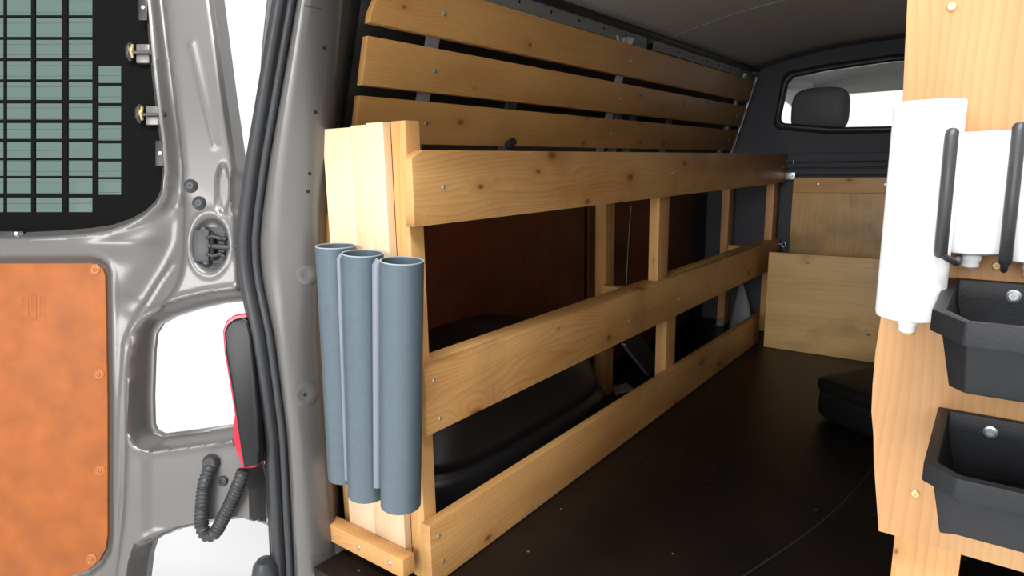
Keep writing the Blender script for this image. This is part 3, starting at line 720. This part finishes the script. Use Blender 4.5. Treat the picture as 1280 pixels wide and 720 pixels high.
def height(P):
    h = np.zeros(len(P))
    dw = pdist(P, winpoly, True)
    h += -0.022*(1-sstep(-2, 11, dw)) + 0.008*np.exp(-((dw-11)/5)**2)           # window lip
    h += -0.024*np.exp(-((dw-25)/10)**2)*sstep(-40, 40, -(P[:, 1]-245))           # channel beside it
    s = side(P); h += 0.026*sstep(-9, 7, s)                                        # raised hinge-side flange
    dp = np.where(inpoly(P, plyrec+[(-160, 330)]), -1, 1)*pdist(P, plyrec)
    h += -0.012*(1-sstep(-1, 7, dp)) + 0.003*np.exp(-((dp-9)/4)**2)                # recess for the plywood
    h += 0.018*np.exp(-((P[:, 1]-304)/15)**2)*(1-sstep(150, 215, P[:, 0]))         # bulge under the window
    for ln, hh, wd in (([(212, 330), (196, 352), (176, 385), (158, 430), (153, 500), (151, 600), (146, 690), (138, 760)], 0.006, 4.0),
                       ([(216, 262), (212, 300), (196, 335), (172, 372)], -0.022, 20.0),
                       ([(246, 61), (262, 130), (275, 184)], 0.003, 4.0)):
        h += hh*np.exp(-(pdist(P, ln)/wd)**2)
    nd = pdist(P, outline[9:22]); k_ = 1-sstep(3, 15, nd); h = h*(1-k_) - 0.040*k_ + 0.005*np.exp(-((nd-17)/4)**2)
    od = pdist(P, outline[1:10]); h += -0.010*(1-sstep(0, 6, od))
    od = pdist(P, outline[22:34]); k_ = 1-sstep(2, 12, od); h = h*(1-k_) - 0.036*k_
    e = ((P[:, 0]-268)/24)**2 + ((P[:, 1]-306)/36)**2
    h += -0.016*(1-sstep(0.45, 1.0, e)) + 0.003*np.exp(-((np.sqrt(e)-1.1)/0.12)**2)   # oval dish round the latch
    e = ((P[:, 0]-(284+(P[:, 1]-240)*0.0))/9)**2 + ((P[:, 1]-238)/34)**2
    h += -0.008*(1-sstep(0.5, 1.1, e))
    # the lug carrying the hose sits lower
    lug = sstep(540, 556, P[:, 1])*(1-sstep(655, 672, P[:, 1]))*sstep(178, 200, P[:, 0]); h += -0.010*lug
    return h
P2, T2 = cdt_sheet([oD, wD], G)
hh = height(P2)
nv = len(P2); V = [D(p[0], p[1], z) for p, z in zip(P2, hh)]
# boundary skirt back to the outer skin
cnt = {}
for t in T2:
    for a_, b_ in ((t[0], t[1]), (t[1], t[2]), (t[2], t[0])): cnt[(a_, b_)] = 1
bnd = [(a_, b_) for (a_, b_) in cnt if (b_, a_) not in cnt]
V2 = [D(p[0], p[1], -0.052) for p in P2]
Fc = list(T2) + [(b_, a_, a_+nv, b_+nv) for a_, b_ in bnd] + [(t[2]+nv, t[1]+nv, t[0]+nv) for t in T2]
sh = obj('door_shell', V+V2, Fc, 'silver', door, auto=55, fix=False)
# black film border and slotted grille over tinted glass
xcol = [(-120, -85), (-80, -45), (-40, -6), (-3, 29), (34, 68), (75.5, 107), (113.5, 143.5)]
base = [(245, 263.5), (220, 240), (197.5, 217.5), (174.5, 194.5), (150, 170.5), (125, 146), (98, 121), (71, 95), (44, 68), (16.5, 41), (-11, 13.5), (-39, -14), (-67, -42), (-95, -70), (-124, -99), (-153, -128), (-182, -157), (-211, -186), (-240, -215)]
rows_c = [base]*6 + [[(221.5, 241.5), (199, 219), (176, 196), (152.5, 172.5), (128.5, 149.5), (102.5, 125), (77, 99.5)]]
holes = []
for (xa, xb), rws in zip(xcol, rows_c):
    for ya, yb in rws: holes.append([(xa, ya), (xb, ya), (xb, yb), (xa, yb)])
win_in = [(x-(2 if x > 0 else 0), y) for x, y in winpoly]
P2, T2 = cdt_sheet([dens(winpoly, 9)] + holes, [])
# several hole loops: triangles inside any hole are dropped in cdt_sheet
V = [D(p[0], p[1], -0.026) for p in P2]
gr = obj('window_grille', V, T2, 'black_film', door, fix=False)
md = gr.modifiers.new('solid', 'SOLIDIFY'); md.thickness = 0.005; md.offset = -1 if gr.data.polygons[0].normal.z > 0 else 1
gr['label'] = 'black sheet with rectangular slots'
P2, T2 = cdt_sheet([dens(winpoly, 9)], [])
gp = obj('window_pane', [D(p[0], p[1], -0.044) for p in P2], T2, 'tinted_glass', door, fix=False)
md = gp.modifiers.new('solid', 'SOLIDIFY'); md.thickness = 0.004
for y in np.arange(252, -255, -13.6):
    tube('heating_wire', [D(-125, y, -0.040), D(40, y, -0.040), D(146, y-1.0, -0.040)], 0.0004, 'shade_paint', gp, 4)
# orange plywood panel with rivets and a pressed mark
pp = [(-140, 330), (112, 329), (120, 330.5), (126.5, 335.5), (130, 344), (133, 500), (133, 669), (130.5, 687), (122, 702.5), (107, 714.5), (80, 722.5), (-140, 736)]
n = len(pp); V = [D(x, y, -0.012) for x, y in pp] + [D(x, y, -0.004) for x, y in pp]
pb = obj('plywood_panel', V, [tuple(range(n)), tuple(range(2*n-1, n-1, -1))] + [(k, k+n, (k+1) % n+n, (k+1) % n) for k in range(n)], 'orange_ply', door, bevel=0.0012, auto=35)
pb['label'] = 'orange brown plywood panel with plastic rivets'
rv = None
newmat('rivet_orange', (0.36, 0.11, 0.022), 0.35)
for x, y in ((117.5, 337), (122.5, 468), (124, 589), (113, 700)):
    p = D(x, y, -0.004); pr = [(0.0145, -0.001), (0.0140, 0.0015), (0.010, 0.0032), (0.009, 0.0022), (0.006, 0.0022), (0.005, 0.0045), (0.0025, 0.0050), (0.002, 0.003), (0, 0.003)]
    rv = lathe('rivet', pr, p, 'rivet_orange', pb, 20, (0, 0, 1)) if rv is None else inst('rivet', rv, p, pb)
for xa, xb, ya, yb in ((25, 34.5, 372, 396), (37.5, 44, 367, 400), (48.5, 56, 371, 395)):
    box('pressed_mark', D(xa, yb, -0.0045), (*D(xb, ya)[:2], -0.0031), 'orange_ply', pb, 0.0006)
# plugs
for x, y in ((245, 234.5), (255.3, 255.5)):
    pk = lathe('grommet', [(0.017, -0.004), (0.017, 0.002), (0.0145, 0.0045), (0.012, 0.003), (0.0115, 0.0035), (0.0085, 0.006), (0.003, 0.006), (0.002, 0.004), (0, 0.004)], D(x, y, 0.026), 'rubber', door, 24, (0, 0, 1))
lathe('grommet', [(0.013, -0.004), (0.013, 0.003), (0.010, 0.007), (0.006, 0.0075), (0.005, 0.005), (0, 0.005)], D(282.5, 598.5, 0.014), 'rubber', door, 20, (0, 0, 1))
# latch (check strap block)
lt = empty('latch', (0, 0, 0)); lt.parent = door; ORG[lt] = np.array(D(268, 306, 0.012)); lt.location = ORG[lt]
def dbox(name, xa, xb, ya, yb, w0, w1, mat, par, bev=0.002): return box(name, (*D(xa, yb)[:2], w0), (*D(xb, ya)[:2], w1), mat, par, bev)
dbox('housing', 248, 268, 288, 328, 0.006, 0.030, 'rubber', lt, 0.006)
dbox('base_plate', 253, 284, 284, 330, 0.004, 0.014, 'rubber', lt, 0.004)
for x, y in ((260, 288), (263, 328)):
    lathe('bolt', [(0.009, 0), (0.009, 0.012), (0.006, 0.015), (0, 0.015)], D(x, y, 0.012), 'rubber', lt, 8, (0, 0, 1))
tube('strap', [D(266, 308, 0.024), D(276, 309, 0.026), D(290, 310, 0.024), D(302, 309, 0.018)], 0.007, 'rubber', lt, 10)
tube('spring_arm', [D(264, 299, 0.026), D(272, 296, 0.028), D(280, 299, 0.026), D(288, 300, 0.022)], 0.0055, 'black_plastic', lt, 8)
tube('spring_arm', [D(264, 318, 0.026), D(273, 321, 0.028), D(281, 318, 0.026), D(286, 322, 0.022)], 0.0055, 'black_plastic', lt, 8)
tube('roller', [D(271, 292, 0.026), D(272, 326, 0.026)], 0.006, 'hole_dark', lt, 10)
# window clips on the hinge side
for y, x in ((63, 162), (141, 174)):
    t = empty('window_clip', (0, 0, 0)); t.parent = door; ORG[t] = np.array(D(x, y, 0)); t.location = ORG[t]
    dbox('tab', x+5, x+22, y-10, y+14, -0.024, -0.009, 'silver', t, 0.004)
    tube('pin', [D(x+2, y+2, -0.004), D(x+27, y+2, -0.001)], 0.0042, 'shade_paint', t, 8)
    tube('knob_ring', [D(x-2, y-11, -0.012), D(x-2.5, y-5, -0.006), D(x-2.5, y+5, -0.006), D(x-2, y+11, -0.012)], lambda i: (0.005, 0.0085, 0.0085, 0.005)[i], 'black_plastic', t, 12)
    tube('knob', [D(x+1.5, y-8, -0.008), D(x+1.5, y, -0.001), D(x+1.5, y+8, -0.008)], lambda i: (0.004, 0.006, 0.004)[i], 'brass', t, 10)
    lathe('bush', [(0.009, -0.01), (0.009, 0.006), (0.006, 0.009), (0, 0.009)], D(x+28, y+2, -0.006), 'rubber', t, 12, (0, 0, 1))
for x, y in ((180, 10), (201, 192)):
    t = dbox('stop_block', x-6, x+5, y-16, y+16, -0.022, 0.004, 'black_plastic', door, 0.003)
    screw(D(x, y, 0.004), (0, 0, 1), t, 0.005)
t = dbox('stop_block', -6, 29, 289, 295, -0.018, 0.000, 'black_plastic', door, 0.002)
screw(D(20, 292, 0.0), (0, 0, 1), t, 0.005)
# corrugated cable hose from door to body
hose_p = spline([D(268, 577, 0.012), D(268, 585, 0.030), D(265, 600, 0.040), D(262, 630, 0.040), D(262, 650, 0.040), D(268, 661, 0.040), D(279, 657, 0.042), D(291, 636, 0.046), D(303, 612, 0.05), D(311, 594, 0.055), D(316, 580, 0.055)], 0.0022)
hose = tube('cable_hose', hose_p, lambda i: 0.0168 if (i % 4) < 2 else 0.0140, 'rubber', door, 16)
lathe('hose_boot', [(0.021, 0.0), (0.022, 0.010), (0.019, 0.018), (0.015, 0.022), (0, 0.022)], D(268.5, 576, 0.012), 'rubber', door, 20, (0, 0, 1))

# ------------------------------------------------------------------ tail light on the body corner
TD = 1.56; TS = TD/FPX
tl = bpy.data.objects.new('tail_light', None); COL.objects.link(tl); ORG[tl] = np.zeros(3)
to = CAM + Fv*TD + Rv*((305-640)*TS) + Uv*(-(585-360)*TS)
tl.matrix_world = Matrix(((Rv[0], Uv[0], -Fv[0], to[0]), (Rv[1], Uv[1], -Fv[1], to[1]), (Rv[2], Uv[2], -Fv[2], to[2]), (0, 0, 0, 1)))
tag(tl, 'red tail light with black housing on the van corner beside the open door', 'tail light')
def TDp(px, py, w_): return ((px-305)*TS, -(py-585)*TS, w_)
def tprism(name, pts, w0, w1, mat, bev):
    pts = [tuple(p) for p in pts]; n = len(pts)
    v = [TDp(x, y, w0) for x, y in pts]+[TDp(x, y, w1) for x, y in pts]
    return obj(name, v, [tuple(range(n)), tuple(range(2*n-1, n-1, -1))]+[(k, k+n, (k+1) % n+n, (k+1) % n) for k in range(n)], mat, tl, bevel=bev, bseg=3, auto=45)
tprism('housing', [(306, 396), (294, 399), (286, 405), (282.5, 415), (284, 440), (291, 480), (298, 525), (303, 560), (307, 584), (325, 580), (327, 560), (326, 520), (322, 470), (317, 420), (313, 400)], -0.030, 0.012, 'lamp_black', 0.007)
tprism('lens', [(305, 391), (290, 394), (280, 401), (275.5, 414), (277.5, 442), (284.5, 482), (290.5, 520), (288, 537), (291, 562), (301, 588), (318, 586), (322, 540), (318, 470), (312, 410)], -0.07, -0.012, 'red_lens', 0.004)
tprism('reflector_foot', [(296, 535), (292, 552), (297, 575), (305, 586), (312, 580), (306, 545)], -0.095, -0.020, 'red_lens', 0.004)

# ------------------------------------------------------------------ grey pipes on the rack's end board
PR = 0.0436
def pipe(px, pxb, y, ztop, zbot, lab, fill):
    a_ = on_y(px, 316, y); a_[2] = ztop; c_ = np.array((on_y(pxb, 630, y)[0], y, zbot)); ax = a_-c_; Ln = np.linalg.norm(ax); ax = ax/Ln
    t = empty('plastic_pipe', tuple(c_), lab, 'pipe', 'grey pipes on the end board of the rack')
    lathe('pipe_wall', [(PR, 0.0), (PR, Ln), (PR-0.0026, Ln), (PR-0.0026, 0.004), (PR-0.0026, 0.0)], c_, 'pvc_grey', t, 40, ax)
    lathe('cut_rim', [(PR+0.0001, -0.001), (PR+0.0001, 0.0008), (PR-0.0027, 0.0008), (PR-0.0027, -0.001)], a_, 'pvc_edge', t, 40, ax)
    for o_ in t.children:   # open tube: drop the end caps
        bm = bmesh.new(); bm.from_mesh(o_.data)
        bmesh.ops.delete(bm, geom=[f for f in bm.faces if len(f.verts) > 8], context='FACES'); bm.to_mesh(o_.data); bm.free()
    if fill is not None:
        pa, ca, fy, r = fill
        qa = (a_+pa)/2; qc = (c_+ca)/2; qa[1] = qc[1] = fy; qc[2] = zbot+0.03; qa[2] = ztop-0.012
        tube('filler_bead', [qc, qc*0.6+qa*0.4, qa, qa+np.array((0.003, 0.006, 0.008))], r, 'filler', t, 10)
    if px > 490: screw((a_[0]+0.012, y+PR-0.003, ztop-0.03), (0, -1, 0), t, 0.006)
    return a_, c_
q1 = pipe(420, 436, 0.905, 0.800, 0.245, 'grey plastic pipe beside the silver pillar on the rack end', None)
q2 = pipe(453.5, 460, 0.892, 0.792, 0.232, 'middle grey plastic pipe of the three on the rack end', (*q1, 0.872, 0.006))
q3 = pipe(502, 501, 0.888, 0.786, 0.245, 'grey plastic pipe with a screw inside, beside the open rack rails', (*q2, 0.876, 0.0105))

# ------------------------------------------------------------------ right hand tool board with tubes and bins
YP = 0.80
tbd = empty('tool_board', (0.1, YP, 0.0), 'large pine board with wavy edge carrying white tubes and black bins', 'board')
edge = [(1140, -70), (1134, 0), (1131, 60), (1128, 130), (1114, 260), (1101, 395), (1094, 440), (1090.5, 480), (1089, 515), (1091.5, 545), (1092, 580), (1095, 620), (1098, 664)]
pe = [on_y(x, y, YP) for x, y in edge]
bpts = [(p[0], p[2]) for p in pe]
zb = bpts[-1][1]
bpts = bpts + [(0.36, zb-0.002), (0.36, bpts[0][1]+0.15), (bpts[0][0], bpts[0][1]+0.15)]
pnl = prism('panel', bpts, 1, YP, YP+0.027, 'tool_wood', tbd, bevel=0.0012)
lw0 = on_y(1116, 690, YP+0.03); lw1 = on_y(1200, 705, YP+0.03)
box('leg', (lw0[0], YP+0.028, 0.002), (lw1[0], YP+0.09, zb+0.05), 'pine_z', tbd, 0.002)
box('leg', (0.27, YP+0.028, 0.002), (0.355, YP+0.09, 1.30), 'pine_z', tbd, 0.002)
box('upright', (lw0[0]+0.02, YP+0.028, zb+0.05), (lw0[0]+0.065, YP+0.09, 1.30), 'pine_z', tbd, 0.002)
for z in (0.10, 0.55, 0.95):
    box('rail', (lw0[0]+0.03, YP+0.09, z), (lw0[0]+0.058, 3.3, z+0.15), 'pine_y', tbd, 0.002)
newmat('screw_yellow', (0.62, 0.47, 0.2), 0.35, 0.6)
for px, py in ((1190, 8), (1144, 617), (1137, 414), (1246, 332)):
    q = on_y(px, py, YP); screw(q, (0, -1, 0), pnl, 0.0045, 'screw_yellow')
# white tubes hanging nozzle down
def wtube(pxc, pyt, pyb, wpx, lab, fwd=0.0, noz_dx=0.0):
    yc = YP-0.040
    a_ = on_y(pxc[0], pyt, yc); c_ = on_y(pxc[1], pyb, yc)
    dep = (a_-CAM)@Fv; r = wpx/2/FPX*dep; x = (a_[0]+c_[0])/2; yc2 = YP-r-0.001-fwd
    a_ = on_y(pxc[0], pyt, yc2); c_ = on_y(pxc[1], pyb, yc2); x = (a_[0]+c_[0])/2
    z1, z0 = a_[2], c_[2]
    t = empty('sealant_tube', (x, yc2, z0), lab, 'tube', 'white tubes on the tool board')
    lathe('barrel', [(r*0.80, 0.0), (r*0.97, 0.002), (r, 0.006), (r, z1-z0-0.002), (r*0.985, z1-z0), (r*0.93, z1-z0), (r*0.93, z1-z0-0.006), (0, z1-z0-0.006)], (x, yc2, z0), 'white_plastic', t, 40)
    lathe('nozzle', [(0.0075, 0.001), (0.009, 0.0), (0.009, -0.006), (0.0075, -0.008), (0.0075, -0.013), (0.004, -0.0155), (0, -0.016)], (x+noz_dx, yc2, z0), 'white_plastic', t, 20)
    if fwd > 0: box('spacer', (x-0.008, yc2+r-0.002, z0+0.04), (x+0.008, YP-0.0005, z1-0.03), 'white_plastic', t, 0.001)
    return x, yc2, r, z0, z1
w1 = wtube((1163, 1135), 127, 397, 75, 'tall white plastic tube with a small nozzle at the edge of the tool board', 0.042)
w2 = wtube((1231, 1215), 165, 316, 69, 'short white plastic tube between two black strips on the tool board', 0.008)
w3 = wtube((1311, 1297), 168, 328, 66, 'short white plastic tube behind the second black strip, above the bins')
for px0, px1, py0, py1, ys_, mx_, lab in ((1189.5, 1176, 170, 313, 0.696, 0.012, 'black rubber strip between the tall and the short white tube'),
                                (1274, 1257, 163, 323, 0.736, 0.0, 'black rubber strip between the two short white tubes')):
    p0 = on_y(px0, py0, ys_); p1 = on_y(px1, py1, ys_)
    st_ = empty('rubber_strip', tuple(p1), lab, 'strip', 'black strips on the tool board')
    tube('strip', [p0+np.array((0, 0.004, 0.003)), p0, p0*0.5+p1*0.5, p1, p1+np.array((0, 0.004, -0.003))], 0.0054, 'rubber', st_, 12)
    tube('strip_mount', [p1, p1+np.array((mx_*0.3, 0.002, -0.006)), p1+np.array((mx_, 0.010, -0.012)), np.array((p1[0]+mx_, YP-0.0005, p1[2]-0.014))], 0.003, 'rubber', st_, 8)
# black bins
def storage_bin(back_l, side_l, cham, front_py, hbin, lab, scr):
    q = on_y(*back_l, YP-0.001); zt = q[2]; xl = q[0]
    sp = on_z(*side_l, zt); cp = on_z(*cham, zt)
    y_s, y_f = sp[1], cp[1]; xc_ = cp[0]; dx = xc_-xl; W = 0.185; xr = xl+W
    t = empty('storage_bin', (xl+W/2, YP-0.05, zt-hbin), lab, 'bin', 'black bins on the tool board')
    def ring(ins, z, yb, fi=None):
        fi = ins if fi is None else fi
        k = 0.45*ins
        return [(xl+ins, yb, z), (xl+ins, y_s+k, z), (xc_+k*0.6, y_f+fi, z), (xr-dx-k*0.6, y_f+fi, z), (xr-ins, y_s+k, z), (xr-ins, yb, z)]
    yb = YP-0.001; e = 0.010; th = 0.0025
    R_ = [ring(0.0, zt-0.018, yb), ring(0.0, zt, yb), ring(e, zt, yb-e*0.8), ring(e+0.001, zt-0.02, yb-e*0.8), ring(e+0.010, zt-hbin+0.004, yb-e*0.8, e+0.028)]
    n = 6; V = [p for r in R_ for p in r]
    Fc = [(i*n+j, i*n+(j+1) % n, (i+1)*n+(j+1) % n, (i+1)*n+j) for i in range(len(R_)-1) for j in range(n)]
    Fc.append(tuple((len(R_)-1)*n+j for j in range(n)))
    # outside
    R2 = [ring(0.0, zt-0.018, yb), ring(e-0.002, zt-0.018, yb), ring(e-0.001, zt-0.024, yb), ring(e+0.007, zt-hbin, yb, e+0.025)]
    s0 = len(V); V += [p for r in R2 for p in r]
    Fc += [(s0+i*n+(j+1) % n, s0+i*n+j, s0+(i+1)*n+j, s0+(i+1)*n+(j+1) % n) for i in range(len(R2)-1) for j in range(n)]
    Fc.append(tuple(s0+(len(R2)-1)*n+j for j in range(n-1, -1, -1)))
    obj('bin_shell', V, Fc, 'bin_plastic', t, bevel=0.0018, auto=40)
    for px, py in scr:
        p = on_y(px, py, YP-e*0.8-0.002); s_ = lathe('screw', [(0.0062, -0.001), (0.0062, 0.0008), (0.0042, 0.0016), (0.004, 0.0026), (0.0015, 0.0026), (0.001, 0.0014), (0, 0.0014)], p, 'galvanised', t, 14, (0, -1, 0))
storage_bin((1184, 346), (1169, 386), (1207, 403), 409, 0.066, 'black plastic bin with a chamfered rim just below the white tubes', ((1267, 370),))
storage_bin((1173, 508), (1150, 575), (1195, 598), 615, 0.068, 'black plastic bin with a chamfered rim at the foot of the tool board', ((1238, 540),))
